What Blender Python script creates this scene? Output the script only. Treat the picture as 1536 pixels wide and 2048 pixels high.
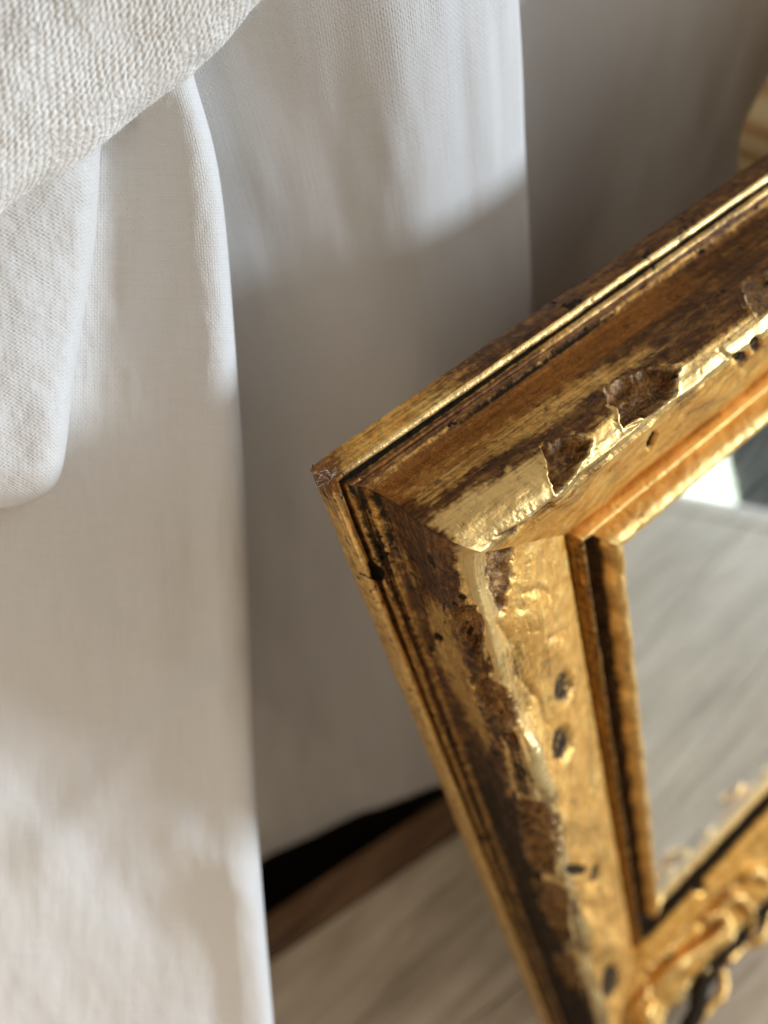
import bpy, bmesh, math, random
import numpy as np
from mathutils import Matrix, Vector

random.seed(7)
for o in list(bpy.data.objects):
    bpy.data.objects.remove(o)
SC = bpy.context.scene
COL = SC.collection
MM = 0.001

# ------------------------------------------------------------------ camera
TH = math.radians(12.0)                                   # how far the frame leans back
FPX = 1684.08                                             # focal length in photo pixels
CB = np.array([[0.76811233, 0.25418726, 0.58770085],      # frame axes seen from the camera
               [-0.55916744, 0.71347861, 0.42223222],
               [0.31198593, 0.65294495, -0.69016496]])
CO = np.array([-18.16718669, -10.77072894, 198.88173553]) # frame corner seen from the camera, mm
cU, cV, cN = CB.T
cD = math.cos(TH) * cV - math.sin(TH) * cN
cX = cU; cZ = -cD; cY = np.cross(cZ, cX)
W2C = np.stack([cX, cY, cZ], 0)                           # camera coords (x right, y down, z ahead) -> world
H_OUT, W_OUT = 430.0, 350.0
O_W = np.array([0, 0, H_OUT * math.cos(TH) + 1.0])        # outer top-left back corner of the frame, mm
CAM = O_W - W2C @ CO
U = np.array([1.0, 0, 0])
V = np.array([0, -math.sin(TH), -math.cos(TH)])
N = np.array([0, -math.cos(TH), math.sin(TH)])

def ray(px, py):
    v = np.array([px - 768.0, py - 1024.0, FPX])
    return W2C @ (v / np.linalg.norm(v))
def at(px, py, dist):                                     # a point seen at this pixel, dist in mm
    return CAM + ray(px, py) * dist
def on_plane(px, py, p0, n):
    r = ray(px, py)
    return CAM + r * (np.dot(np.array(p0) - CAM, n) / np.dot(r, n))
def project(P):
    q = (P - CAM) @ W2C
    return np.stack([768 + FPX * q[..., 0] / q[..., 2], 1024 + FPX * q[..., 1] / q[..., 2]], -1)

cam = bpy.data.cameras.new('camera')
cam.sensor_fit = 'VERTICAL'; cam.sensor_height = 24.0
cam.lens = FPX / 2048 * 24.0
cam.clip_start = 0.005; cam.clip_end = 50
cam.dof.use_dof = True; cam.dof.focus_distance = 0.197; cam.dof.aperture_fstop = 4.1
co = bpy.data.objects.new('camera', cam); COL.objects.link(co)
R = np.stack([W2C @ np.array([1, 0, 0]), W2C @ np.array([0, -1, 0]), W2C @ np.array([0, 0, -1])], 1)
m4 = np.eye(4); m4[:3, :3] = R; m4[:3, 3] = CAM * MM
co.matrix_world = Matrix(m4.tolist())
SC.camera = co

# ------------------------------------------------------------------ light
SC.view_settings.view_transform = 'Standard'; SC.view_settings.look = 'None'
SC.view_settings.exposure = 0.0; SC.view_settings.gamma = 1.0
wd = bpy.data.worlds.new('World'); SC.world = wd; wd.use_nodes = True
wd.node_tree.nodes['Background'].inputs[0].default_value = (1.0, 0.84, 0.67, 1)
wd.node_tree.nodes['Background'].inputs[1].default_value = 0.28

SUN_DIR = 0.77 * U + 0.045 * V + 0.60 * N                  # towards the light
SUN_DIR /= np.linalg.norm(SUN_DIR)
def lamp(name, kind, pos, target, energy, color, **kw):
    l = bpy.data.lights.new(name, kind); l.energy = energy; l.color = color
    for k, v in kw.items(): setattr(l, k, v)
    o = bpy.data.objects.new(name, l); COL.objects.link(o)
    o.location = Vector(pos)
    o.rotation_euler = (Vector(target) - Vector(pos)).to_track_quat('-Z', 'Y').to_euler()
    return o
MID = (O_W + 100 * U + 150 * V) * MM
lamp('window_sunlight', 'SPOT', MID + SUN_DIR * 4.0, MID, 720, (0.72, 0.85, 1.0),
     spot_size=math.radians(26), spot_blend=0.3, shadow_soft_size=0.32)

FILL = 0.75 * U + 0.65 * N + np.array([0, 0, 0.55]); FILL /= np.linalg.norm(FILL)
lamp('window_skylight', 'AREA', MID + FILL * 1.5, MID, 5.5, (0.88, 0.95, 1.0), size=0.9)

DRAPE = at(310, 1080, 244)
lamp('warm_fill_light', 'AREA', (DRAPE + 320 * np.array([-.70, -.70, -.06])) * MM, DRAPE * MM, 0.29, (1.0, 0.83, 0.63), size=0.22)  # added fill lifting the shaded front fold; no such lamp is known

# ------------------------------------------------------------------ helpers
def link(o, parent=None, label=None, cat=None, group=None, kind=None):
    if o.name not in COL.objects: COL.objects.link(o)
    if parent: o.parent = parent
    if label: o['label'] = label
    if cat: o['category'] = cat
    if group: o['group'] = group
    if kind: o['kind'] = kind
    return o
def empty(name, loc=(0, 0, 0), **kw):
    o = bpy.data.objects.new(name, None); o.empty_display_size = 0.02
    o.location = loc
    return link(o, **kw)
def mesh_obj(name, verts, faces, mat, parent=None, smooth=True, uv=None, attrs=None, **kw):
    """verts in mm, world"""
    me = bpy.data.meshes.new(name)
    verts = np.asarray(verts, dtype=np.float64) * MM
    if parent is not None: verts = verts - np.array(parent.location)
    faces = np.asarray(faces)
    if faces.ndim == 2:
        n, k = faces.shape
        me.vertices.add(len(verts)); me.vertices.foreach_set('co', verts.astype(np.float32).ravel())
        me.loops.add(n * k); me.loops.foreach_set('vertex_index', faces.astype(np.int32).ravel())
        me.polygons.add(n); me.polygons.foreach_set('loop_start', np.arange(0, n * k, k, dtype=np.int32))
        me.update(calc_edges=True)
    else:
        me.from_pydata([tuple(v) for v in verts], [], [list(f) for f in faces])
    me.polygons.foreach_set('use_smooth', np.full(len(me.polygons), smooth))
    if uv is not None:
        l = me.uv_layers.new(name='UVMap')
        vi = np.zeros(len(me.loops), dtype=np.int32); me.loops.foreach_get('vertex_index', vi)
        l.data.foreach_set('uv', np.asarray(uv, dtype=np.float32)[vi].ravel())
    if attrs:
        for k, a in attrs.items():
            at_ = me.attributes.new(k, 'FLOAT', 'POINT'); at_.data.foreach_set('value', np.asarray(a, dtype=np.float32).ravel())
    me.materials.append(mat)
    o = bpy.data.objects.new(name, me)
    return link(o, parent, **kw)
def grid_faces(nr, nc):
    a = np.arange(nr * nc).reshape(nr, nc)
    return np.stack([a[:-1, :-1], a[:-1, 1:], a[1:, 1:], a[1:, :-1]], -1).reshape(-1, 4)

def _hash(ix, iy, seed):
    h = (ix.astype(np.int64) * 374761393 + iy.astype(np.int64) * 668265263 + seed * 974634777) & 0xffffffff
    h = ((h ^ (h >> 13)) * 1274126177) & 0xffffffff
    h = h ^ (h >> 16)
    return (h & 0xffffff) / float(0x1000000)
def vnoise(x, y, seed=0):
    ix = np.floor(x); iy = np.floor(y); fx = x - ix; fy = y - iy
    fx = fx * fx * fx * (fx * (fx * 6 - 15) + 10); fy = fy * fy * fy * (fy * (fy * 6 - 15) + 10)
    a = _hash(ix, iy, seed); b = _hash(ix + 1, iy, seed); c = _hash(ix, iy + 1, seed); d = _hash(ix + 1, iy + 1, seed)
    return (a * (1 - fx) + b * fx) * (1 - fy) + (c * (1 - fx) + d * fx) * fy
def fbm(x, y, seed=0, oct=4):
    s = 0; a = 0.5; t = 0
    for k in range(oct):
        s = s + a * vnoise(x * 2 ** k + 17.3 * k, y * 2 ** k - 9.1 * k, seed + k); t += a; a *= 0.5
    return s / t                                            # 0..1, mean .5
def sstep(a, b, x):
    t = np.clip((x - a) / (b - a), 0, 1); return t * t * (3 - 2 * t)
def poly_sd(px, py, poly):
    """signed distance to polygon, negative inside (photo pixels)"""
    poly = np.array(poly, float); n = len(poly)
    d = np.full(px.shape, 1e9); inside = np.zeros(px.shape, bool)
    for i in range(n):
        a = poly[i]; b = poly[(i + 1) % n]; e = b - a
        wx = px - a[0]; wy = py - a[1]
        t = np.clip((wx * e[0] + wy * e[1]) / (e @ e), 0, 1)
        d = np.minimum(d, np.hypot(wx - t * e[0], wy - t * e[1]))
        c = ((a[1] > py) != (b[1] > py))
        with np.errstate(divide='ignore', invalid='ignore'):
            xi = (b[0] - a[0]) * (py - a[1]) / (b[1] - a[1]) + a[0]
        inside ^= c & (px < xi)
    return np.where(inside, -d, d)

# ------------------------------------------------------------------ materials
class NT:
    def __init__(s, name):
        s.m = bpy.data.materials.new(name); s.m.use_nodes = True
        s.t = s.m.node_tree; s.bsdf = s.t.nodes['Principled BSDF']; s.out = s.t.nodes['Material Output']
    def n(s, typ, **kw):
        x = s.t.nodes.new(typ)
        for k, v in kw.items():
            if k.startswith('i_'):
                key = k[2:]; key = int(key) if key.isdigit() else key
                s.put(x.inputs[key], v)
            else: setattr(x, k, v)
        return x
    def put(s, sock, v):
        if hasattr(v, 'is_output') or isinstance(v, bpy.types.NodeSocket): s.t.links.new(v, sock)
        else: sock.default_value = v
    def attr(s, name): return s.n('ShaderNodeAttribute', attribute_name=name).outputs['Fac']
    def math(s, op, a, b=0.0, clamp=False):
        x = s.n('ShaderNodeMath', operation=op, use_clamp=clamp); s.put(x.inputs[0], a); s.put(x.inputs[1], b); return x.outputs[0]
    def noise(s, vec, scale, detail=4, rough=.55, dist=0.0):
        x = s.n('ShaderNodeTexNoise'); s.put(x.inputs['Vector'], vec)
        x.inputs['Scale'].default_value = scale; x.inputs['Detail'].default_value = detail
        x.inputs['Roughness'].default_value = rough; x.inputs['Distortion'].default_value = dist
        return x.outputs['Fac']
    def ramp(s, fac, stops, interp='LINEAR'):
        x = s.n('ShaderNodeValToRGB'); s.put(x.inputs[0], fac); cr = x.color_ramp; cr.interpolation = interp
        while len(cr.elements) < len(stops): cr.elements.new(0.5)
        for e, (p, c) in zip(cr.elements, stops):
            e.position = p; e.color = c if len(c) == 4 else (*c, 1)
        return x.outputs['Color']
    def mix(s, fac, a, b):
        x = s.n('ShaderNodeMix', data_type='RGBA'); s.put(x.inputs['Factor'], fac)
        s.put(x.inputs[6], a if not isinstance(a, tuple) or len(a) == 4 else (*a, 1))
        s.put(x.inputs[7], b if not isinstance(b, tuple) or len(b) == 4 else (*b, 1)); return x.outputs[2]
    def mixf(s, fac, a, b):
        x = s.n('ShaderNodeMix', data_type='FLOAT'); s.put(x.inputs[0], fac); s.put(x.inputs[2], a); s.put(x.inputs[3], b); return x.outputs[0]
    def mapr(s, v, a, b, c=0., d=1.):
        x = s.n('ShaderNodeMapRange'); s.put(x.inputs[0], v)
        for i, k in enumerate((a, b, c, d)): x.inputs[i + 1].default_value = k
        return x.outputs[0]
    def bump(s, h, strength, dist, normal=None):
        x = s.n('ShaderNodeBump'); s.put(x.inputs['Height'], h); x.inputs['Strength'].default_value = strength
        x.inputs['Distance'].default_value = dist
        if normal is not None: s.put(x.inputs['Normal'], normal)
        return x.outputs[0]
    def uvs(s, sx=1., sy=1., sz=1., rot=0.):
        c = s.n('ShaderNodeTexCoord'); m = s.n('ShaderNodeMapping'); s.t.links.new(c.outputs['UV'], m.inputs[0])
        m.inputs['Scale'].default_value = (sx, sy, sz); m.inputs['Rotation'].default_value = (0, 0, rot); return m.outputs[0]
    def obj(s, sx=1., sy=1., sz=1., rot=(0, 0, 0)):
        c = s.n('ShaderNodeTexCoord'); m = s.n('ShaderNodeMapping'); s.t.links.new(c.outputs['Object'], m.inputs[0])
        m.inputs['Scale'].default_value = (sx, sy, sz); m.inputs['Rotation'].default_value = rot; return m.outputs[0]

def gold_material():
    """gold leaf over red bole; the wear and painted-shade masks are point attributes of the rails, uv = mm along / across the moulding"""
    t = NT('worn_gold_leaf')
    uv = t.uvs(); streak = t.uvs(0.06, 1.0); sp = t.obj(1000, 1000, 1000)
    chip, dirt_shade, red, pale, brown, grey = (t.attr(k) for k in ('chip', 'dirt_shade', 'red', 'pale', 'brown', 'grey'))
    n1 = t.noise(uv, 0.16, 6, .6); n2 = t.noise(streak, 0.9, 6, .65); n3 = t.noise(sp, 2.2, 4, .6); n4 = t.noise(sp, 0.45, 5, .65, .6)
    gold = t.ramp(n1, [(0.28, (0.62, 0.28, 0.042)), (0.5, (0.90, 0.475, 0.098)), (0.72, (0.97, 0.645, 0.20))])
    gold = t.mix(t.mapr(n2, .5, .72, 0, .28), gold, (0.42, 0.22, 0.055))
    col = t.mix(t.math('MULTIPLY', pale, t.mapr(n4, .3, .6, .6, 1.)), gold, (0.87, 0.665, 0.30))
    # brown patina and painted shade, broken up along the moulding
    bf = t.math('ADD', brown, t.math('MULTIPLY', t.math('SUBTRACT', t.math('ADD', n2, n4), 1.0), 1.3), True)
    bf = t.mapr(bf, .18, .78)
    patina_shade = t.ramp(t.math('ADD', t.math('MULTIPLY', t.noise(t.uvs(.16, 1.0), .5, 5, .6), .5), t.math('MULTIPLY', t.noise(sp, .30, 6, .68, .8), .5)), [(.36, (0.026, 0.009, 0.0025)), (.5, (0.125, 0.046, 0.008)), (.66, (0.36, 0.165, 0.034))])
    col = t.mix(bf, col, patina_shade)
    rf = t.mapr(t.math('ADD', red, t.math('MULTIPLY', t.math('SUBTRACT', t.math('ADD', n4, n2), 1.0), 1.2), True), .3, .95)
    col = t.mix(rf, col, t.ramp(n3, [(.3, (0.20, 0.055, 0.008)), (.7, (0.62, 0.26, 0.045))]))
    gf = t.mapr(t.math('ADD', grey, t.math('MULTIPLY', t.math('SUBTRACT', n4, .5), .8)), .35, .85)
    col = t.mix(gf, col, (0.34, 0.255, 0.11))
    # fine dark specks
    spk = t.mapr(t.noise(sp, 1.5, 6, .72), .655, .70)
    col = t.mix(t.math('MULTIPLY', spk, .75), col, (0.06, 0.035, 0.015))
    cf = t.mapr(t.math('ADD', chip, t.math('MULTIPLY', t.math('SUBTRACT', n3, .5), .5)), .42, .58)
    chipc = t.ramp(t.math('ADD', t.math('MULTIPLY', t.noise(sp, 1.2, 7, .75), .55), t.math('MULTIPLY', t.noise(sp, .28, 4, .6), .45)), [(.35, (0.018, 0.007, 0.002)), (.44, (0.12, 0.050, 0.010)), (.52, (0.30, 0.140, 0.030)), (.61, (0.55, 0.31, 0.085)), (.72, (0.80, 0.60, 0.28))])
    col = t.mix(cf, col, chipc)
    rim = t.math('MULTIPLY', t.mapr(chip, .12, .45), t.math('SUBTRACT', 1.0, t.mapr(chip, .55, .85), True))
    col = t.mix(t.math('MULTIPLY', rim, t.mapr(n4, .4, .62, 0., .6)), col, t.ramp(n3, [(.35, (0.34, 0.10, 0.03)), (.5, (0.55, 0.40, 0.22)), (.65, (0.74, 0.62, 0.42))]))
    df = t.mapr(t.math('ADD', dirt_shade, t.math('MULTIPLY', t.math('SUBTRACT', n4, .5), .9)), .40, .74)
    col = t.mix(df, col, t.ramp(n3, [(.3, (0.012, 0.009, 0.006)), (.7, (0.050, 0.036, 0.022))]))  # near-black tone shared by dirt and painted shade
    t.put(t.bsdf.inputs['Base Color'], col)
    nm = t.math('MULTIPLY', t.math('SUBTRACT', 1.0, t.math('MULTIPLY', cf, .65), True), t.math('SUBTRACT', 1.0, df, True))
    nm = t.math('MULTIPLY', nm, t.math('SUBTRACT', 1.0, t.math('ADD', t.math('MULTIPLY', bf, .15), t.math('MULTIPLY', gf, .45), True)))
    t.put(t.bsdf.inputs['Metallic'], t.math('MULTIPLY', nm, .72))
    rough = t.mapr(t.noise(sp, .5, 5), .3, .7, .36, .60)
    rough = t.mixf(t.math('MULTIPLY', pale, .8, True), rough, .27)
    rough = t.mixf(cf, rough, .45); rough = t.mixf(df, rough, .85); t.put(t.bsdf.inputs['Specular IOR Level'], t.mixf(df, .5, .08))
    t.put(t.bsdf.inputs['Roughness'], rough)
    h = t.math('ADD', t.math('MULTIPLY', t.noise(sp, 1.1, 6, .6), .7), t.math('MULTIPLY', t.noise(streak, 1.6, 5, .6), .3))
    h = t.math('ADD', h, t.math('MULTIPLY', cf, t.math('MULTIPLY', t.noise(sp, 1.6, 6, .7), 1.1)))
    t.put(t.bsdf.inputs['Normal'], t.bump(h, .55, 0.0005))
    return t.m
GOLD = gold_material()

def linen_material(name, tint, period, slub):
    t = NT(name)
    uv = t.uvs()
    sep = t.n('ShaderNodeSeparateXYZ', i_0=uv)
    wob = t.noise(uv, .35, 3); wob2 = t.noise(uv, .9, 2)
    u = t.math('ADD', sep.outputs[0], t.math('MULTIPLY', wob, .5)); v = t.math('ADD', sep.outputs[1], t.math('MULTIPLY', wob2, .35))
    k = 2 * math.pi / period
    warp = t.math('SINE', t.math('MULTIPLY', u, k)); weft = t.math('SINE', t.math('MULTIPLY', v, k))
    par = t.math('MULTIPLY', t.math('SINE', t.math('MULTIPLY', u, k / 2)), t.math('SINE', t.math('MULTIPLY', v, k / 2)))
    th_u = t.noise(t.uvs(1.2, .05), 1.0, 4, .7); th_v = t.noise(t.uvs(.05, 1.2), 1.0, 4, .7)   # thick and thin yarns
    thick = t.math('ADD', th_u, th_v)
    h = t.math('ADD', t.math('MULTIPLY', t.math('ADD', warp, weft), .13), t.math('MULTIPLY', par, .16))
    h = t.math('MULTIPLY', h, t.mapr(t.noise(uv, .5, 4, .7), .35, .65, .1, 1.5))
    h = t.math('ADD', h, t.math('MULTIPLY', thick, slub))
    h = t.math('ADD', h, t.math('MULTIPLY', t.noise(uv, 1.4, 5, .7), .5))
    gaps = t.mapr(h, .0, slub * 1.2 + .6, 0, 1)
    c = t.mix(gaps, tuple(x * .80 for x in tint), tint)
    c = t.mix(t.mapr(t.noise(uv, .03, 3), .4, .7, 0, .25), c, (tint[0] * .95, tint[1] * .9, tint[2] * .82))
    t.put(t.bsdf.inputs['Base Color'], c)
    t.bsdf.inputs['Roughness'].default_value = .9
    t.bsdf.inputs['Specular IOR Level'].default_value = .15
    try: t.bsdf.inputs['Sheen Weight'].default_value = .08
    except Exception: pass
    nrm = t.bump(h, .55, 0.0004)
    t.put(t.bsdf.inputs['Normal'], nrm)
    tr = t.n('ShaderNodeBsdfTranslucent'); t.put(tr.inputs['Color'], c)
    ms = t.n('ShaderNodeMixShader'); ms.inputs[0].default_value = .18
    t.t.links.new(t.bsdf.outputs[0], ms.inputs[1]); t.t.links.new(tr.outputs[0], ms.inputs[2])
    t.t.links.new(ms.outputs[0], t.out.inputs[0])
    return t.m
LINEN = linen_material('linen_weave', (0.87, 0.845, 0.81), 0.72, .8)

def simple(name, col, rough=.6, metal=0., noise=None):
    t = NT(name)
    if noise:
        f = t.noise(t.obj(*noise[0]), noise[1], 6, .65, .4)
        t.put(t.bsdf.inputs['Base Color'], t.ramp(f, [(.3, col), (.7, noise[2])]))
        t.put(t.bsdf.inputs['Normal'], t.bump(f, .3, 0.001))
    else: t.bsdf.inputs['Base Color'].default_value = (*col, 1)
    t.bsdf.inputs['Roughness'].default_value = rough; t.bsdf.inputs['Metallic'].default_value = metal
    return t.m

# ------------------------------------------------------------------ table, wall, floor
def wood_material(name, dark, mid, light, sx, rough=.6, ring=False):
    t = NT(name)
    vec = t.obj(*sx)
    f = t.noise(vec, 1.0, 8, .62, .6); g = t.noise(t.obj(sx[0] * 5, sx[1] * 5, sx[2] * 5), 1.0, 4, .6)
    big = t.noise(t.obj(9, 9, 9), 1.0, 3)
    c = t.ramp(t.math('ADD', t.math('MULTIPLY', f, .75), t.math('MULTIPLY', g, .25)), [(.36, dark), (.5, mid), (.64, light)])
    c = t.mix(t.mapr(big, .4, .65, 0, .35), c, dark)
    t.put(t.bsdf.inputs['Base Color'], c)
    t.put(t.bsdf.inputs['Roughness'], t.mapr(f, .3, .7, rough - .1, rough + .12))
    t.put(t.bsdf.inputs['Normal'], t.bump(f, .4, 0.0012))
    return t.m
WEATHERED = wood_material('weathered_grey_wood', (0.40, 0.32, 0.225), (0.65, 0.55, 0.42), (0.80, 0.71, 0.56), (9, 90, 60), .40)
BROWNWOOD = wood_material('brown_stained_wood', (0.085, 0.042, 0.019), (0.20, 0.105, 0.045), (0.30, 0.17, 0.08), (12, 150, 90), .4)
DARKWOOD = wood_material('dark_floor_wood', (0.012, 0.008, 0.006), (0.028, 0.018, 0.013), (0.05, 0.034, 0.024), (4, 40, 40), .45)
def pine():
    t = NT('light_striped_pine')
    v = t.obj(1, .35, 1)
    w = t.n('ShaderNodeTexWave', wave_type='RINGS', rings_direction='Y'); 
    mp = t.n('ShaderNodeMapping'); t.t.links.new(v, mp.inputs[0]); mp.inputs['Location'].default_value = (-.245, 0, -.335)
    t.t.links.new(mp.outputs[0], w.inputs['Vector'])
    w.inputs['Scale'].default_value = 34; w.inputs['Distortion'].default_value = 2.2; w.inputs['Detail'].default_value = 3; w.inputs['Detail Scale'].default_value = .6
    g = t.noise(t.obj(160, 60, 160), 1.0, 4)
    c = t.ramp(t.math('ADD', t.math('MULTIPLY', w.outputs['Fac'], .8), t.math('MULTIPLY', g, .2)), [(.1, (0.46, 0.24, 0.085)), (.42, (0.60, 0.39, 0.165)), (.8, (0.68, 0.48, 0.23))])
    t.put(t.bsdf.inputs['Base Color'], c); t.bsdf.inputs['Roughness'].default_value = .5
    t.put(t.bsdf.inputs['Normal'], t.bump(w.outputs['Fac'], .15, .0008))
    return t.m
PINE = pine()
WALLM = simple('dark_panelled_wall', (0.10, 0.075, 0.058), .8, noise=((9, 9, 9), 2.0, (0.17, 0.13, 0.10)))

def box_mesh(x0, x1, y0, y1, z0, z1, bev=0.0, segs=2, M=None):
    bm = bmesh.new(); bmesh.ops.create_cube(bm, size=1)
    for v in bm.verts:
        v.co = ((x0 + x1) / 2 + v.co.x * (x1 - x0), (y0 + y1) / 2 + v.co.y * (y1 - y0), (z0 + z1) / 2 + v.co.z * (z1 - z0))
    if bev: bmesh.ops.bevel(bm, geom=bm.edges[:] , offset=bev, segments=segs, profile=.6, affect='EDGES')
    if M is not None:
        for v in bm.verts:
            p = M @ np.array(v.co); v.co = p
    return bm
for m_ in (WALLM, DARKWOOD): m_.node_tree.nodes['Principled BSDF'].inputs['Specular IOR Level'].default_value = .05
def bm_obj(name, bm, mat, parent=None, smooth=False, **kw):
    me = bpy.data.meshes.new(name)
    off = Vector(parent.location) if parent is not None else Vector((0, 0, 0))
    for v in bm.verts: v.co = v.co * MM - off
    bm.normal_update(); bm.to_mesh(me); bm.free(); me.materials.append(mat)
    me.polygons.foreach_set('use_smooth', np.full(len(me.polygons), smooth))
    return link(bpy.data.objects.new(name, me), parent, **kw)

# table: boards of weathered wood inside a brown edge, its back edge turned a little to the frame
_a = on_plane(541, 1825, (0, 0, 0), np.array([0, 0, 1.])); _b = on_plane(878, 1600, (0, 0, 0), np.array([0, 0, 1.]))
TA = math.atan2(_b[1] - _a[1], _b[0] - _a[0])
TR = np.array([[math.cos(TA), -math.sin(TA), 0], [math.sin(TA), math.cos(TA), 0], [0, 0, 1]])
TP0 = np.array([_a[0], _a[1], 0.])                          # a point on the back edge
def tb(x0, x1, y0, y1, z0, z1, bev):
    bm = box_mesh(x0, x1, y0, y1, z0, z1, bev)
    for v in bm.verts: v.co = Vector(TR @ np.array(v.co) + TP0)
    return bm
table = empty('table', (0, -.3, -.02), label='low weathered grey wooden table with a brown edge under the gilt frame', cat='table')
TX0, TX1, TY = -560, 590, -760
rnd = random.Random(3)
y = -25.0
while y > TY + 30:
    w = 92 if y < -30 else 92
    y2 = max(y - w, TY + 24)
    bm_obj('board', tb(TX0 + 24, TX1 - 24, y2 + .35, y - .35, -22, rnd.uniform(-.35, .0), .8), WEATHERED, table)
    y = y2
bm_obj('back_edging', tb(TX0, TX1, -24.4, 0, -30, 1.2, 3), BROWNWOOD, table)
bm_obj('front_edging', tb(TX0, TX1, TY, TY + 24, -30, 1.2, 3), BROWNWOOD, table)
bm_obj('side_edging', tb(TX0, TX0 + 24, TY + 24.4, -24.8, -30, 1.2, 3), BROWNWOOD, table)
bm_obj('side_edging', tb(TX1 - 24, TX1, TY + 24.4, -24.8, -30, .6, 1), WEATHERED, table)
bm_obj('apron', tb(TX0 + 30, TX1 - 30, TY + 40, -40, -90, -31, 2), BROWNWOOD, table)
bm_obj('back_panel', tb(TX0 + 30, TX1 - 30, -24, -6, -460, -31, 1), BROWNWOOD, table)  # added unseen panel, keeps the sun off the wall below
for a in (TX0 + 34, TX1 - 90):
    for b in (TY + 44, -100):
        bm_obj('leg', tb(a, a + 54, b, b + 54, -700, -91, 4), BROWNWOOD, table)
bm_obj('floor', box_mesh(-2500, 3000, -3500, 300, -740, -701), DARKWOOD, kind='structure')
bm_obj('wall', box_mesh(-2500, 3000, 160, 200, -700, 1900), WALLM, kind='structure')

# striped wooden board standing behind the frame
BY = 24.0
pts = [(1467, 350), (1472, 285), (1478, 255), (1490, 226), (1512, 186), (1536, 138), (1560, 98), (1580, 48), (1600, -50), (1640, -130)]  # unseen upper shoulder raised to put shade on the right of the curtain
ol = [on_plane(px, py, (0, BY + 16, 0), np.array([0, 1., 0])) for px, py in pts]
ol = [(p[0], p[2]) for p in ol]
x_l = ol[0][0]
ol = [(x_l - 1.0, 1.3), (x_l - .5, 200)] + ol
ol += [(ol[-1][0] + 30, ol[-1][1] + 14), (ol[-1][0] + 90, ol[-1][1] + 14), (ol[-1][0] + 120, ol[-1][1]), (ol[-1][0] + 135, ol[-1][1] - 60), (ol[-1][0] + 135, 1.3)]
bm = bmesh.new()
vs = [bm.verts.new((x, BY, z)) for x, z in ol]
f = bm.faces.new(vs)
r = bmesh.ops.extrude_face_region(bm, geom=[f])
for v in [g for g in r['geom'] if isinstance(g, bmesh.types.BMVert)]: v.co.y += 16
bmesh.ops.recalc_face_normals(bm, faces=bm.faces)
bmesh.ops.bevel(bm, geom=[e for e in bm.edges if abs((e.verts[0].co - e.verts[1].co).y) < 1], offset=3.0, segments=4, profile=.5, affect='EDGES')
bm_obj('wooden_board', bm, PINE, smooth=True, label='pale striped wooden board with rounded shoulder behind the gilt frame', cat='board')

# low glazed door in front of the table, seen only as a bright patch in the mirror
GLOW = NT('daylit_pane'); 
em = GLOW.n('ShaderNodeEmission'); em.inputs[0].default_value = (0.86, 1.0, 0.84, 1); em.inputs[1].default_value = 3.2
GLOW.t.links.new(em.outputs[0], GLOW.out.inputs[0])
def on_mirror_ray(px, py, dist):                        # where a point seen in the mirror really stands
    m0 = O_W + 17.0 * N; p = on_plane(px, py, m0, N); r_ = ray(px, py); r_ = r_ - 2 * (r_ @ N) * N
    return p + r_ * dist
A = on_mirror_ray(1350, 985, 1150); B = on_mirror_ray(1466, 985, 1150); C_ = on_mirror_ray(1700, 985, 1150)
DX = np.array([B[0] - A[0], B[1] - A[1], 0]); DX /= np.linalg.norm(DX); DY = np.array([-DX[1], DX[0], 0])
if DY @ A < 0: DY = -DY
door = empty('garden_door', tuple(B * MM * np.array([1, 1, 0])), label='garden door with bright low pane beside dark wooden panel, reflected in the mirror', cat='door')
def dbox(name, a, b, z0, z1, th, mat, bev=2):
    bm = box_mesh(a, b, 0, th, z0, z1, bev); M3 = np.stack([DX, DY, [0, 0, 1]], 1)
    for v in bm.verts: v.co = Vector(M3 @ np.array(v.co) + np.array([B[0], B[1], 0]))
    bm_obj(name, bm, mat, door)
dbox('pane', -420, 0, -640, -120, 8, GLOW.m)
dbox('panel', 0.5, 700, -700, -100, 40, DARKWOOD)
dbox('stile', -480, -420.5, -700, -100, 40, DARKWOOD)
dbox('rail', -419, -.5, -700, -641, 40, DARKWOOD)
dbox('rail', -419, -.5, -119, -100, 40, DARKWOOD)

# ------------------------------------------------------------------ curtain
def catmull(P, n):
    """P (k,...) -> n samples, uniform in control index"""
    k = len(P); t = np.linspace(0, k - 1, n); i = np.clip(t.astype(int), 0, k - 2); f = (t - i).reshape(-1, *([1] * (P.ndim - 1)))
    p1 = P[i]; p2 = P[i + 1]; p0 = P[np.clip(i - 1, 0, k - 1)]; p3 = P[np.clip(i + 2, 0, k - 1)]
    return .5 * ((2 * p1) + (-p0 + p2) * f + (2 * p0 - 5 * p1 + 4 * p2 - p3) * f * f + (-p0 + 3 * p1 - 3 * p2 + p3) * f ** 3)
def loft(rows, nr, nc):
    P = np.array(rows, float)
    P = catmull(P, nr); P = np.swapaxes(catmull(np.swapaxes(P, 0, 1), nc), 0, 1)
    return P
def arc_uv(P):
    du = np.linalg.norm(np.diff(P, axis=1), axis=-1).mean(0); dv = np.linalg.norm(np.diff(P, axis=0), axis=-1).mean(1)
    u = np.concatenate([[0], np.cumsum(du)]); v = np.concatenate([[0], np.cumsum(dv)])
    return np.stack(np.meshgrid(u, v), -1).reshape(-1, 2)
linen = empty('linen_curtain', (0, 0.07, 0.25), label='cream linen curtain hanging in soft folds behind the gilt frame', cat='curtain')
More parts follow.
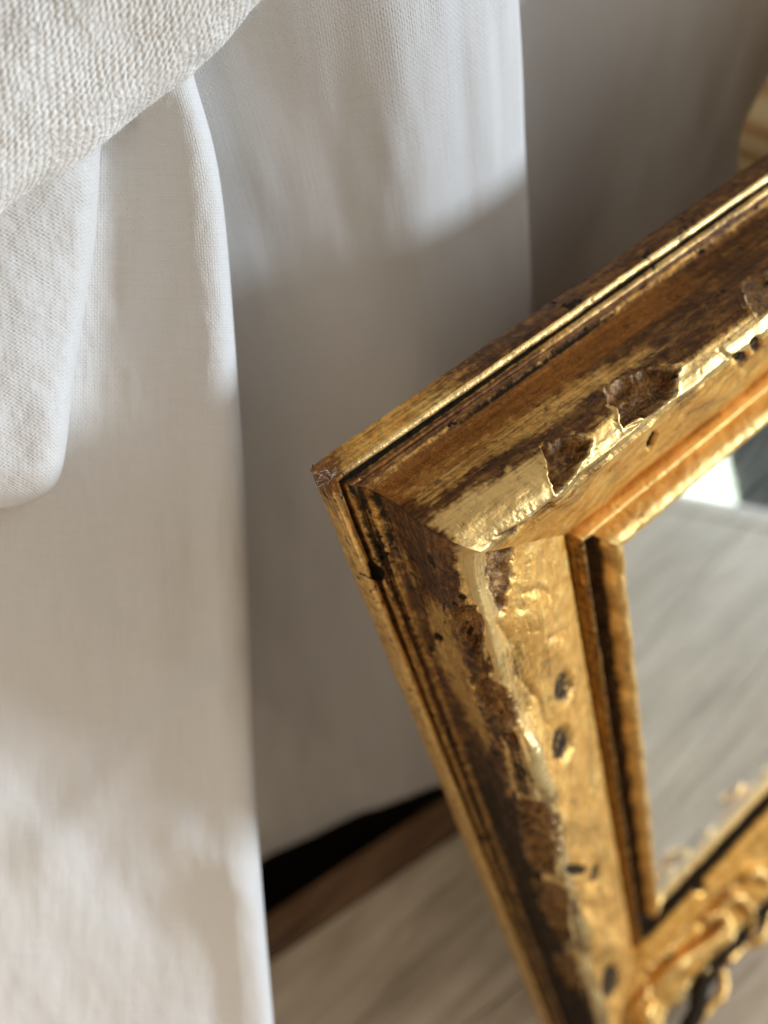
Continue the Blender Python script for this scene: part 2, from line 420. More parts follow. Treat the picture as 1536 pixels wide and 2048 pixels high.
# back panel: plan curve of the folds (x, y) in mm, and how the hem flares
plan = np.array([(-330, 70), (-260, 52), (-190, 48), (-130, 80), (-84, 97), (-45, 99), (-5, 96), (30, 86), (60, 67), (80, 54), (102, 52), (122, 55), (130, 60), (129.5, 70), (127, 80), (140, 94), (176, 99), (214, 90),
                 (246, 72), (284, 58), (322, 62), (352, 84), (400, 98), (450, 80), (520, 60), (600, 90)], float)
hp = np.array([on_plane(a, b, (0, 0, 5.0), np.array([0, 0, 1.])) for a, b in [(470, 1770), (525, 1740), (600, 1682), (690, 1630), (760, 1622), (870, 1588), (960, 1540)]])
hem = plan.copy()
for r_ in hem:
    if hp[0, 0] <= r_[0] <= hp[-1, 0]: r_[1] = np.interp(r_[0], hp[:, 0], hp[:, 1])
    elif hp[-1, 0] < r_[0] < 150: r_[1] = max(r_[1], 50)
zs = [5, 20, 60, 130, 220, 330, 480, 700, 1000]
rows = []
for z in zs:
    w = math.exp(-z / 90.0)
    p = plan * (1 - w) + hem * w
    rows.append([(a + (3.0 * math.sin(z / 52. + 1) + 1.6 * math.sin(z / 23.)) * math.exp(-((a - 132) / 60) ** 2), b, z + (6 * math.sin(a * .05) if z < 30 else 0)) for a, b in p])
P = loft(rows, 260, 520)
uv = arc_uv(P)
P[..., 1] += (fbm(uv[:, 0] * .025, uv[:, 1] * .008, 5, 4).reshape(P.shape[:2]) - .5) * 7
mesh_obj('back_panel', P.reshape(-1, 3), grid_faces(*P.shape[:2]), LINEN, linen, uv=uv)

# front fold: rows by photo height, each a run of (x, dist) from the left to its right-hand edge and round behind it
edge = {-120: 322, 130: 382, 360: 440, 700: 471, 1100: 496, 1600: 512, 2048: 547, 2300: 570}
dist = {-120: 232, 130: 224, 360: 220, 700: 226, 1100: 246, 1600: 286, 2048: 330, 2300: 350}
rows = []
for yy, ex in edge.items():
    d = dist[yy]
    deep = 7 if yy < 1000 else 3
    rows.append([at(-150, yy, d + 2), at(-40, yy, d + 1), at(70, yy, d + 2), at(170, yy, d + deep), at(250, yy, d + deep), at(ex - 120, yy, d + 3), at(ex - 55, yy, d),
                 at(ex - 14, yy, d + 2), at(ex, yy, d + 9), at(ex - 10, yy, d + 20), at(ex - 60, yy, d + 27), at(ex - 160, yy, d + 30)])
P = loft(rows, 420, 320)
uv = arc_uv(P)
px = project(P); sh = P.shape[:2]
dirs = (P - CAM); dirs /= np.linalg.norm(dirs, axis=-1, keepdims=True)
def ridge(p, a, b, width, amp):
    a = np.array(a, float); b = np.array(b, float); e = b - a
    t = ((p - a) @ e) / (e @ e); q = np.abs((p[..., 0] - a[0]) * e[1] - (p[..., 1] - a[1]) * e[0]) / np.hypot(*e)
    return amp * np.exp(-(q / width) ** 2) * sstep(-.15, .15, t) * (1 - sstep(.85, 1.15, t))
bulge = ridge(px, (470, 1330), (60, 1730), 55, 4.2) + ridge(px, (330, 1640), (520, 1830), 50, 2.8) + ridge(px, (300, 900), (330, 1400), 60, 1.6) + ridge(px, (330, 200), (260, 650), 55, -1.8) \
    + ridge(px, (30, 1500), (330, 1900), 60, -1.5)
bulge += (fbm(px[..., 0] / 160, px[..., 1] / 260, 31, 4) - .5) * 2.8 + (fbm(px[..., 0] / 45, px[..., 1] / 90, 37, 3) - .5) * .7
P = P - dirs * bulge[..., None]
mesh_obj('front_fold', P.reshape(-1, 3), grid_faces(*sh), LINEN, linen, uv=uv)

# looped fold hanging lower left of the knit: rolled right edge and rounded bottom
edge = {180: 215, 300: 201, 480: 190, 640: 166, 760: 147, 880: 134, 940: 124, 980: 104, 1004: 62, 1016: 10}
rows = []
for i, (yy, ex) in enumerate(edge.items()):
    d = 207 + .012 * yy - (2.0 * (i - 6) if i > 6 else 0) * -1
    left = -220
    run = [left + (ex - left) * k for k in (0, .35, .65, .85, .96)]
    dd = [6, 0, -1, 0, 3]
    bend = 0 if i < 6 else (i - 5) ** 1.5 * .9
    rows.append([at(a, yy - (14 if (i > 6 and k < .9) else 0) * 0, d + b + bend) for a, b, k in zip(run, dd, (0, .3, .6, .8, .96))]
                + [at(ex, yy, d + 9 + bend), at(ex - 8, yy - 2, d + 15 + bend), at(ex - 40, yy - 8, d + 19 + bend)])
rows.append([p + np.array([0, 8, 0.5]) for p in rows[-1]])
rows.append([p + np.array([0, 12, 14.]) for p in rows[-1]])
P = loft(rows, 300, 220)
uv = arc_uv(P)
c, s_ = math.cos(.62), math.sin(.62)
uv = uv @ np.array([[c, -s_], [s_, c]])
px = project(P); dirs = (P - CAM); dirs /= np.linalg.norm(dirs, axis=-1, keepdims=True)
P = P - dirs * ((fbm(px[..., 0] / 120, px[..., 1] / 150, 41, 4) - .5) * 3 + (fbm(px[..., 0] / 16, px[..., 1] / 16, 43, 3) - .5) * .25)[..., None]
mesh_obj('looped_fold', P.reshape(-1, 3), grid_faces(*P.shape[:2]), LINEN, linen, uv=uv)

# ---- knitted cloth, rolled over along a slanting edge
t = NT('cream_knit')
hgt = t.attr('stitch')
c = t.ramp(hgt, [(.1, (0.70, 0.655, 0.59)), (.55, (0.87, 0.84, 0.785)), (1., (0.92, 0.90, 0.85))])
t.put(t.bsdf.inputs['Base Color'], c); t.bsdf.inputs['Roughness'].default_value = .92; t.bsdf.inputs['Specular IOR Level'].default_value = .12
t.put(t.bsdf.inputs['Normal'], t.bump(t.noise(t.uvs(), 3.2, 5, .7), .5, 0.0003))
KNIT = t.m
ep = np.array([(640, -150), (575, -75), (512, 0), (432, 93), (330, 182), (240, 262), (168, 310), (88, 365), (0, 428), (-70, 478), (-150, 535)], float)
nrm = np.array([-.62, -.785])
offs = [(40, 36), (14, 27), (2, 17), (1, 9), (22, 3.5), (60, 1), (120, 0), (220, -1), (340, 1), (480, 3), (640, 6)]
rows = []
for k, e in enumerate(ep):
    base = 214 - 1.9 * k
    rows.append([at(*(e + nrm * o_), base + dd) for o_, dd in offs])
P = loft(rows, 620, 560)
uv0 = arc_uv(P).reshape(*P.shape[:2], 2)
q = uv0[..., 0]; pp = uv0[..., 1]                        # around the roll, along it
q = q - q[:, 200:201]
e_ = np.array([-.785, .62])                              # image direction along the edge, and across (up-left)
ux = pp * e_[0] + q * nrm[0]; vy = pp * e_[1] + q * nrm[1]
ux = ux + (fbm(ux * .08, vy * .08, 51, 3) - .5) * 2.6 + (fbm(ux * .5, vy * .3, 52, 2) - .5) * .7
vy = vy + (fbm(ux * .10, vy * .10, 53, 3) - .5) * 2.0 + (fbm(ux * .6, vy * .6, 54, 2) - .5) * .5
PW, PC = 2.9, 1.4
a = ux / PW; fa = a - np.floor(a); leg = np.abs(np.sin(np.pi * 2 * a))          # two legs per wale
fl = 2 * a - np.floor(2 * a); ph = vy / PC + (fl - .5) * 1.1 + .23 * np.floor(2 * a)
st = leg ** .7 * (.62 + .38 * np.cos(2 * np.pi * ph))
tuft = fbm(ux * 1.6, vy * 1.6, 55, 3)
st = np.clip(st * (.35 + 1.2 * fbm(ux * .25, vy * .25, 57, 3)) + (tuft - .5) * .95, 0, 1.2)
nv = np.cross(np.gradient(P, axis=1), np.gradient(P, axis=0)); nv /= np.linalg.norm(nv, axis=-1, keepdims=True) + 1e-9
tocam = CAM - P
nv *= np.sign((nv * tocam).sum(-1).mean())
P2 = P + nv * (st * .42 + (fbm(ux * .05, vy * .05, 58, 3) - .5) * 3.0)[..., None]
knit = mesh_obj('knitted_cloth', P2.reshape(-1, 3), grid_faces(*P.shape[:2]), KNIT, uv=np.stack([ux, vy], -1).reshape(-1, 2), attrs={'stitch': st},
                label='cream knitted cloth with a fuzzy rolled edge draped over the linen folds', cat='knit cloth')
# loose fibres
def fibres(points, normals, n, lmin, lmax, rad, seed, name, mat, parent, **kw):
    rg = np.random.default_rng(seed); idx = rg.integers(0, len(points), n)
    V_ = []; F_ = []
    for i in idx:
        p = points[i]; d = normals[i] + rg.normal(0, .75, 3); d /= np.linalg.norm(d)
        L = rg.uniform(lmin, lmax); cur = rg.normal(0, 1.3, 3); b = len(V_)
        u1 = np.cross(d, [.3, .5, .8]); u1 /= np.linalg.norm(u1); u2 = np.cross(d, u1)
        for k in range(4):
            s = k / 3; c_ = p + d * L * s + cur * L * .45 * s * s
            r_ = rad * (1 - .6 * s)
            for j in range(3): V_.append(c_ + r_ * (math.cos(j * 2.094) * u1 + math.sin(j * 2.094) * u2))
        for k in range(3):
            for j in range(3):
                F_.append((b + k * 3 + j, b + k * 3 + (j + 1) % 3, b + k * 3 + 3 + (j + 1) % 3, b + k * 3 + 3 + j))
    return mesh_obj(name, np.array(V_), np.array(F_), mat, parent, **kw)
FIB = simple('wool_fibre', (0.82, 0.78, 0.70), .9)
sel = (slice(None), slice(60, 330))
fibres(P2[sel].reshape(-1, 3), nv[sel].reshape(-1, 3), 5200, .35, 1.3, .022, 3, 'fuzz', FIB, knit, kind='stuff')

# ------------------------------------------------------------------ frame
PROFILE = [(9, 0), (3, 0), (0, 0), (-.15, 3), (.05, 6.2), (.5, 7.5), (1.3, 8.3), (2.2, 8.4), (2.8, 7.7), (3.0, 6.3), (3.7, 6.1), (4.1, 7.6), (4.8, 8.9), (5.6, 9.1), (6.2, 8.5), (6.6, 7.9), (7.1, 8.6),
(8.8, 9.4), (10.0, 11.2), (10.7, 14), (10.8, 17.5), (10.5, 21), (10.0, 24.5), (9.6, 27.5), (9.6, 30.5), (10.2, 33.8), (11.4, 37), (13.2, 39.6), (15.4, 40.9), (17.2, 40.4), (19.5, 39.2), (24, 36.8), (32, 32.4), (42, 27.4), (50, 23.4), (55, 21.0),
           (56.0, 20.4), (56.5, 16.6), (58.8, 16.2), (59.5, 20.4), (60.3, 22.7), (61.3, 22.6), (62.0, 20.2), (62.9, 16), (65, 13.2), (69.3, 13.2), (71.0, 16.5), (72.6, 20.6), (74.4, 22.2), (76.8, 21.7), (78.3, 20.3), (78.9, 18.5), (79, 14), (79, 4)]
def resample(pts, step):
    P = np.array(pts, float); seg = np.hypot(*np.diff(P, axis=0).T); s = np.concatenate([[0], np.cumsum(seg)])
    n = int(s[-1] / step); q = np.linspace(0, s[-1], n)
    d = np.interp(q, s, P[:, 0]); h = np.interp(q, s, P[:, 1])
    k = max(1, int(.5 / step)); ker = np.ones(2 * k + 1) / (2 * k + 1)
    for _ in range(2):
        d = np.convolve(np.pad(d, k, 'edge'), ker, 'valid'); h = np.convolve(np.pad(h, k, 'edge'), ker, 'valid')
    return q, d, h
def band(x, a, b, soft): return sstep(a - soft, a + soft, x) * (1 - sstep(b - soft, b + soft, x))

frame = empty('picture_frame', tuple((O_W + (H_OUT) * V) * MM), label='worn gilded wooden mirror frame with chipped carving, leaning upright on the table', cat='mirror frame')

CHIPS = {'left': [([(975, 1100), (1010, 1085), (1030, 1095), (1025, 1160), (1012, 1215), (1000, 1235), (985, 1190), (972, 1140)], .9, 1.3),
                  ([(893, 1218), (925, 1212), (955, 1210), (968, 1240), (968, 1300), (962, 1330), (935, 1300), (905, 1250)], 1., 2.4),
                  ([(935, 1352), (990, 1358), (1015, 1380), (1035, 1430), (1035, 1455), (1000, 1458), (975, 1440), (950, 1400)], 1., 2.6),
                  ([(1035, 1594), (1080, 1592), (1115, 1635), (1116, 1690), (1110, 1757), (1053, 1735), (1040, 1687)], 1., 3.0),
                  ([(1055, 1752), (1130, 1768), (1140, 1800), (1138, 1880), (1120, 1885), (1085, 1830)], 1., 2.6),
                  ([(1100, 1900), (1150, 1910), (1160, 1985), (1140, 1990), (1112, 1950)], .9, 2.4)],
         'top': [([(1207, 775), (1250, 752), (1290, 738), (1362, 733), (1350, 790), (1310, 830), (1247, 852), (1238, 820), (1215, 800)], 1., 2.6),
                 ([(1075, 895), (1110, 880), (1140, 872), (1187, 876), (1180, 910), (1150, 950), (1107, 990), (1100, 960), (1090, 920)], 1., 2.2),
                 ([(1480, 560), (1536, 540), (1560, 600), (1520, 640), (1490, 610)], .7, 1.2)], 'bottom': [], 'right': []}
PITS = {'left': [((1128, 1375), (22, 40), .1, 2.0), ((1127, 1490), (22, 44), .1, 2.2), ((875, 1276), (9, 12), -.5, 1.6), ((1148, 1740), (22, 14), .2, 1.5), ((1190, 1748), (9, 22), .1, 1.6), ((757, 1148), (16, 14), .3, 1.2),
                 ((1225, 1965), (22, 45), .1, 2.5)],
        'top': [((1303, 882), (9, 22), .4, 1.4), ((1482, 716), (17, 12), -.5, 1.2), ((1512, 690), (12, 20), .2, 1.2)], 'bottom': [((1400, 1775), (14, 18), 0, 2.), ((1345, 1920), (16, 10), 0, 2.)], 'right': []}
KNOBS = {'left': [((1115, 1300), (20, 34), 1.4), ((1065, 1215), (45, 55), 1.1), ((1060, 1300), (50, 90), 1.2), ((1102, 1580), (18, 40), 1.8), ((1118, 1640), (30, 22), 1.2), ((1060, 1525), (30, 60), 1.5),
                  ((1160, 1735), (16, 26), 1.6), ((1195, 1705), (22, 22), 1.4), ((1185, 1790), (22, 20), 1.6), ((1175, 1850), (18, 30), 1.8), ((1215, 1890), (26, 22), 1.6), ((1160, 1925), (12, 14), 1.6)],
         'top': [((1150, 1000), (60, 26), .6), ((1420, 790), (50, 26), .9)], 'bottom': [((1500, 1750), (24, 20), 1.4)], 'right': []}

LINES = {'left': [([(1036, 1216), (1048, 1188), (1074, 1174), (1092, 1188)], 8, 1.0, .45), ([(1000, 1250), (1022, 1290), (1030, 1350)], 7, .6, .3), ([(1092, 1275), (1125, 1262)], 7, .7, .5),
                   ([(1034, 1470), (1050, 1530), (1085, 1592), (1100, 1610)], 6, 1.0, .5), ([(1045, 1360), (1075, 1400), (1095, 1450)], 6, .7, .35), ([(1098, 1400), (1100, 1460), (1096, 1520)], 7, .8, .35),
                   ([(1115, 1630), (1126, 1690), (1120, 1750)], 6, .5, .2), ([(1142, 1770), (1150, 1850), (1158, 1900)], 7, 1.2, .5), ([(1175, 1760), (1205, 1800), (1215, 1850)], 8, .9, .4), ([(1205, 1700), (1215, 1745), (1205, 1775)], 5, .6, .4),
                   ([(1170, 1880), (1190, 1930), (1195, 1980)], 8, 1.4, .6), ([(742, 1130), (775, 1165)], 6, .7, .5)],
         'top': [([(1245, 860), (1330, 835), (1420, 760)], 7, .45, .18), ([(1100, 1010), (1060, 1045), (1000, 1075)], 5, .7, .55), ([(1370, 830), (1430, 800), (1470, 760)], 8, .5, .3), ([(1440, 700), (1490, 740), (1530, 700)], 6, .6, .3)],
         'bottom': [([(1290, 1950), (1345, 1900), (1385, 1850)], 8, 1.2, .6), ([(1400, 1850), (1430, 1800), (1480, 1760)], 7, 1.2, .6)], 'right': []}
TONE = {'top': (1.0, .05, [([(850, 1045), (930, 985), (1000, 948), (1085, 900), (1102, 985), (1010, 1062), (945, 1098), (890, 1075)], .95, .6),
                           ([(770, 990), (960, 868), (1100, 785), (1270, 695), (1330, 690), (1110, 848), (960, 935), (860, 1010)], .72, .25), ([(1180, 850), (1235, 800), (1240, 850), (1215, 880)], .6, .4)]),
        'left': (1.0, .24, [([(850, 1190), (890, 1210), (950, 1390), (990, 1490), (975, 1510), (925, 1420), (862, 1300)], .75, .45), ([(1000, 1475), (1022, 1490), (1035, 1580), (1015, 1590)], .9, .7),
                           ([(903, 1098), (985, 1094), (1002, 1215), (1016, 1345), (985, 1350), (970, 1228), (930, 1204)], 1., .8), ([(720, 1020), (770, 1010), (840, 1150), (830, 1180)], .4, .2)])}
RECESS = {'left': [], 'top': [], 'right': [],
          'bottom': [([(1335, 2075), (1372, 1990), (1395, 1938), (1440, 1898), (1472, 1862), (1500, 1838), (1540, 1792), (1575, 1760), (1570, 1835), (1525, 1878), (1485, 1895), (1458, 1930), (1418, 1948), (1410, 2005), (1380, 2075)], 1.5, 1.0)]}
def rail(which, M, step):
    q, d, h = resample(PROFILE, step)
    L = W_OUT if which in ('top', 'bottom') else H_OUT
    tau = np.linspace(0, 1, M)
    if which == 'top' or which == 'bottom': tau = tau ** 1.25
    if which == 'left': tau = tau ** 1.12
    T = d[None, :] + tau[:, None] * (L - 2 * d[None, :])
    Dg = np.broadcast_to(d, T.shape); Hg = np.broadcast_to(h, T.shape); S = np.broadcast_to(q, T.shape)
    if which == 'left':                                             # the crest sags where the carving has gone
        Hg = Hg - (4.2 * band(T, 20, 95, 12) + 1.8 * sstep(8, 20, T)) * sstep(20, 40, Hg) * (1 - sstep(18, 45, Dg))
    if which == 'bottom':                                           # the carving stands higher on the lower crest
        Hg = Hg + (2.2 + 1.2 * np.sin(T * .31)) * sstep(33, 41, Hg) * (1 - sstep(15, 25, Dg)) * sstep(14, 40, T)
    if which == 'bottom':
        k_ = sstep(0, 7, T - Dg)
        Hg = Hg + k_ * (2.6 * sstep(38, 56, Dg) * (1 - sstep(61.4, 62.4, Dg)) - 2.4 * sstep(70, 73, Dg) * (Hg > 16))
    Dg = Dg + 1.25 * (np.exp(-T / 2.2) + np.exp(-(L - T) / 2.2)) * (1 - sstep(2, 7, Dg)) * (S > 3)   # rubbed round corners
    A, Bv, o0 = {'top': (U, V, O_W), 'left': (V, U, O_W), 'bottom': (U, -V, O_W + H_OUT * V), 'right': (V, -U, O_W + W_OUT * U)}[which]
    seed = {'top': 100, 'left': 200, 'bottom': 300, 'right': 400}[which]
    td = np.gradient(d); th = np.gradient(h); ln = np.hypot(td, th) + 1e-9
    nd, nh = -th / ln, td / ln                                         # profile normal, outwards
    pos = o0 + T[..., None] * A + Dg[..., None] * Bv + Hg[..., None] * N
    px = project(pos)
    X, Y = px[..., 0], px[..., 1]
    iN = lambda f, sd: (fbm(T * f, S * f, seed + sd, 4) - .5)
    cove = band(Hg, 10, 34, 2) * (Dg < 12)
    wall = band(Hg, 9.5, 40, 1.5) * (Dg < 13)
    crest = band(Hg, 37, 50, 2) * (Dg < 19)
    frz = band(Dg, 15, 54, 2)
    out = (Dg < .6) * (Hg < 8)
    rim = band(Dg, .6, 2.5, .3) * (Hg < 10)
    grv = band(Dg, 2.7, 4.1, .25) * (Hg < 9)
    bead = band(Dg, 4.3, 6.1, .3) * (Hg < 11)
    grv2 = band(Dg, 6.1, 7.6, .3) * (Hg < 12)
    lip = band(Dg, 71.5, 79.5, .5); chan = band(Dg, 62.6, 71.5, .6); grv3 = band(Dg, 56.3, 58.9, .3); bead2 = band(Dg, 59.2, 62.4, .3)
    disp = iN(.05, 1) * .7 + iN(.3, 2) * .28
    disp += wall * (fbm(T * .03, S * .5, seed + 3, 3) - .5) * .25
    # broken carved lobes along the crest
    lob = fbm(T * .055, T * 0 + 3.3, seed + 4, 2) - .5
    disp += crest * (lob * 3.4 + iN(.10, 5) * .8 + iN(.4, 6) * .08)
    # shallow carved foliage on the sloping frieze
    far = sstep(110, 170, T) * .6 if which == 'left' else .25
    rr = 1 - np.abs(2 * fbm(T * .045 + .6 * fbm(T * .08, S * .08, seed + 8, 2), S * .07, seed + 7, 3) - 1)
    disp += frz * ((rr - .72) * (1.6 * far + .5) + iN(.45, 9) * .18)
    # hand cut waves of the sight lip
    wv = np.sin(T * .27 + 3 * fbm(T * .05, T * 0, seed + 11, 2)) * .5 + .5
    disp += band(Dg, 70.2, 75.5, 1.2) * (wv - .6) * {'left': 2.0, 'top': .35, 'bottom': .35}.get(which, .6)
    disp += lip * iN(.3, 12) * .5
    chip = np.zeros_like(T); pit = np.zeros_like(T); mm = np.maximum(3.0, 1684 / np.linalg.norm(pos - CAM, axis=-1))
    jx = (fbm(T * .35, S * .35, seed + 20, 4) - .5) * 16; jy = (fbm(T * .35, S * .35, seed + 21, 4) - .5) * 16
    for poly, a, dep in CHIPS[which]:
        sd = poly_sd(X + jx, Y + jy, poly)
        m = 1 - sstep(-7, 4, sd)
        chip = np.maximum(chip, m * a)
        disp -= (1 - sstep(-13, 1, sd)) * dep * 1.5 * (.75 + .5 * fbm(T * .5, S * .5, seed + 22, 3))
        disp += m * (fbm(T * 1.1, S * 1.1, seed + 26, 3) - .5) * .55
        disp += np.exp(-(np.maximum(sd, 0) / 6) ** 2) * (sd > 0) * .35
    outline = np.zeros_like(T)
    for poly, a, dep in CHIPS[which]:
        sd = poly_sd(X + jx, Y + jy, poly); outline = np.maximum(outline, np.exp(-((sd + 4) / 5.) ** 2) * a)
    for c_, r_, an, dep in PITS[which]:
        ca, sa = math.cos(an), math.sin(an); xx = X + jx * .4 - c_[0]; yy = Y + jy * .4 - c_[1]
        rad = np.hypot((xx * ca + yy * sa) / r_[0], (-xx * sa + yy * ca) / r_[1])
        m = 1 - sstep(.55, 1.1, rad); pit = np.maximum(pit, m); disp -= m * dep
    for c_, r_, amp in KNOBS[which]:
        rad2 = ((X + jx * .7 - c_[0]) / r_[0]) ** 2 + ((Y + jy * .7 - c_[1]) / r_[1]) ** 2
        disp += np.exp(-rad2 * 1.1) * amp * 1.25
    for pl, w_, dep, dk in LINES[which]:
        dl = np.full(T.shape, 1e9)
        for (ax, ay), (bx, by) in zip(pl[:-1], pl[1:]):
            ex, ey = bx - ax, by - ay; k_ = np.clip(((X + jx * .35 - ax) * ex + (Y + jy * .35 - ay) * ey) / (ex * ex + ey * ey), 0, 1)
            dl = np.minimum(dl, np.hypot(X + jx * .35 - ax - k_ * ex, Y + jy * .35 - ay - k_ * ey))
        g = np.exp(-(dl / w_) ** 2); disp -= g * dep; pit = np.maximum(pit, g * dk)  # dk paints in the shade of each carved line
    for poly, dep, dk in RECESS[which]:
        sd = poly_sd(X + jx, Y + jy, poly); m = 1 - sstep(-14, 3, sd); disp -= m * dep; pit = np.maximum(pit, m * dk)  # the recess is darkened with painted shade
    # random chips on the stretches the photograph does not reach
    hidden = (X > 1600) | (Y > 2100)
    rc = sstep(.62, .68, fbm(T * .07, S * .09, seed + 23, 3)) * band(Hg, 30, 42.5, 2) * (Dg < 20) * hidden
    chip = np.maximum(chip, rc); disp -= rc * 1.6
    # small losses everywhere
    sl = sstep(.73, .77, fbm(T * .32, S * .32, seed + 25, 4)); disp -= sl * .18
    n3 = nd[None, :, None] * Bv + nh[None, :, None] * N
    edgefade = np.minimum(sstep(0, .012, tau), sstep(0, .012, 1 - tau))[:, None] * .85 + .15
    pos = pos + n3 * (disp * edgefade)[..., None]
    # ---- wear masks, with shade of grooves, channels and hollow sides painted in
    streak = fbm(T * .035, S * .55, seed + 30, 4); blot = fbm(T * .06, S * .10, seed + 31, 4)
    if which == 'top':
        brown = out * (.28 + .75 * sstep(22, 62, T)) + rim * .1 + grv * .75 + grv2 * .9 + bead * (.85 - .75 * sstep(55, 90, T)) + wall * (.95 * band(Hg, 8, 15, 2) + .48 * band(Hg, 15, 22, 3) + .66 * band(Hg, 22, 31, 2.5) * sstep(16, 34, T) + .15) + crest * .12
        dirt_shade = band(Dg, 2.45, 4.3, .2) * (Hg < 9) * .95 + band(Dg, 62.6, 66.5, .5) * .55 + out * .32 * sstep(40, 90, T) + wall * .2 * sstep(90, 150, T) + band(Hg, 8.6, 11.5, 1.) * band(Dg, 7, 9, .4) * (.25 + .6 * band(T, 38, 95, 14)) + .12 * (blot - .5) + grv3 * .6  # shade of rim groove, channel, outer side and far wall painted in
        red = band(Hg, 9, 19, 2) * (Dg < 12) * .74 * band(T, -5, 120, 20) + out * .25 * (T < 30)
        pale = rim * .9 + bead * .9 * sstep(60, 90, T) + crest * .75 + lip * .55 + bead2 * .4
    elif which == 'left':
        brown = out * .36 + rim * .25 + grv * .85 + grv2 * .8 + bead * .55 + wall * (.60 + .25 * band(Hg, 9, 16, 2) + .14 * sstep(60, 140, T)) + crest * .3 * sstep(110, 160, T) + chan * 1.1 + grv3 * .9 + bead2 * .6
        dirt_shade = out * .20 + bead * .2 + rim * .12 + grv * .5 + grv2 * .45 + wall * (.33 + .10 * sstep(60, 150, T)) + .45 * band(T, 10, 34, 8) * band(Hg, 8.5, 13, 1.5) * (Dg < 10) + grv3 * .75 + chan * .62 + bead2 * .5  # shade of grooves, channel and hollow wall painted in
        red = band(T, 2, 20, 6) * band(Hg, 8, 16, 3) * (Dg < 10) * .4 + .75 * np.exp(-(((X - 882) / 26) ** 2 + ((Y - 1085) / 32) ** 2)) + .6 * np.exp(-(((X - 1052) / 18) ** 2 + ((Y - 1465) / 34) ** 2)) + .7 * np.exp(-(((X - 1122) / 14) ** 2 + ((Y - 1760) / 16) ** 2))
        pale = out * .35 + rim * .6 + bead * .5 + wall * (.25 + .6 * sstep(.5, .6, blot)) + crest * .65 + .45 * band(Dg, 12, 20, 2) + .15 * frz + .35 * lip
    else:
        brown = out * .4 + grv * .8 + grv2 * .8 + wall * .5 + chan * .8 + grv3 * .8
        dirt_shade = grv * .5 + grv3 * .4 + band(Dg, 61.7, 72, .4) * .95  # channel shade painted in
        red = wall * .1; pale = rim * .6 + bead * .6 + crest * .5 + lip * .45
    joint = np.exp(-((T - Dg) / .28) ** 2) + np.exp(-((L - Dg - T) / .28) ** 2)
    dirt_shade = dirt_shade + joint * .34 * (fbm(S * .3, S * 0 + 2.2, seed + 45, 3) + .3)
    # tone: patina and painted shade lie thick on the hollow side of the crest, rubbed back to gold in places
    if which in TONE:
        heavy, shade_film, patches = TONE[which]
        rub = np.zeros_like(T); lift = np.zeros_like(T)
        for poly, a, pv in patches:
            r_ = a * (1 - sstep(-15, 12, poly_sd(X + jx * 1.3, Y + jy * 1.3, poly))); rub = np.maximum(rub, r_); lift = np.maximum(lift, r_ * pv)
        wz = band(Hg, 8.8, 37, 2.2) * (Dg < 14) * (S > 14)
        brown = np.maximum(brown, wz * heavy) * (1 - .85 * rub); dirt_shade = (dirt_shade + wz * shade_film * (.6 + .8 * (streak - .3)) * (1 + .7 * sstep(110, 170, T))) * (1 - .8 * rub); pale = np.maximum(pale * (1 - .6 * wz), lift)
    dirt_shade = dirt_shade * (1 - .6 * chip); brown = brown * (1 - .5 * chip)
    ring = np.zeros_like(T)
    for poly, a, dep in CHIPS[which]:
        sd = poly_sd(X + jx, Y + jy, poly); ring = np.maximum(ring, np.exp(-((sd - 6) / 5.) ** 2) * a * .75 * np.clip(-.1 + 1.6 * fbm(T * .2, S * .2, seed + 48, 2), 0, 1))
    ring = ring * (Hg > 33)
    pale = np.maximum(pale, ring); brown = brown * (1 - ring); dirt_shade = dirt_shade * (1 - ring)
    # corner wear on both mitred ends
    cw = np.exp(-(np.hypot(T - 0, 0 * T) / 7.) ** 2) * (Dg < 8) * (Hg < 12)
    brown = brown + cw * .7; red = red + cw * .35
    dirt_shade = dirt_shade + outline * {'left': .32}.get(which, .62) * (fbm(T * .25, S * .25, seed + 47, 3) * 1.6 - .3).clip(0, 1) + pit * .9 * (fbm(T * .4, S * .4, seed + 33, 3) * .5 + .6) + sl * .5 * (1 - .7 * frz)
    brown = brown + frz * .34 * sstep(.47, .62, blot) + pit * .6
    grey = sstep(.52, .64, fbm(T * .08, S * .1, seed + 40, 4)) * frz
    grey = grey * .42
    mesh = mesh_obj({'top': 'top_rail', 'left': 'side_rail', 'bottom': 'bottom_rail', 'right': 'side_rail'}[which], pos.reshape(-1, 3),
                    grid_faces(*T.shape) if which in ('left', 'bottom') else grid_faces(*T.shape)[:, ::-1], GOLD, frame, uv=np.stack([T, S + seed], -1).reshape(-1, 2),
                    attrs={'chip': chip, 'dirt_shade': dirt_shade, 'red': red, 'pale': pale, 'brown': brown, 'grey': grey})
    return mesh
rail('top', 760, .33)
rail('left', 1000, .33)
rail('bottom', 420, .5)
rail('right', 200, .9)

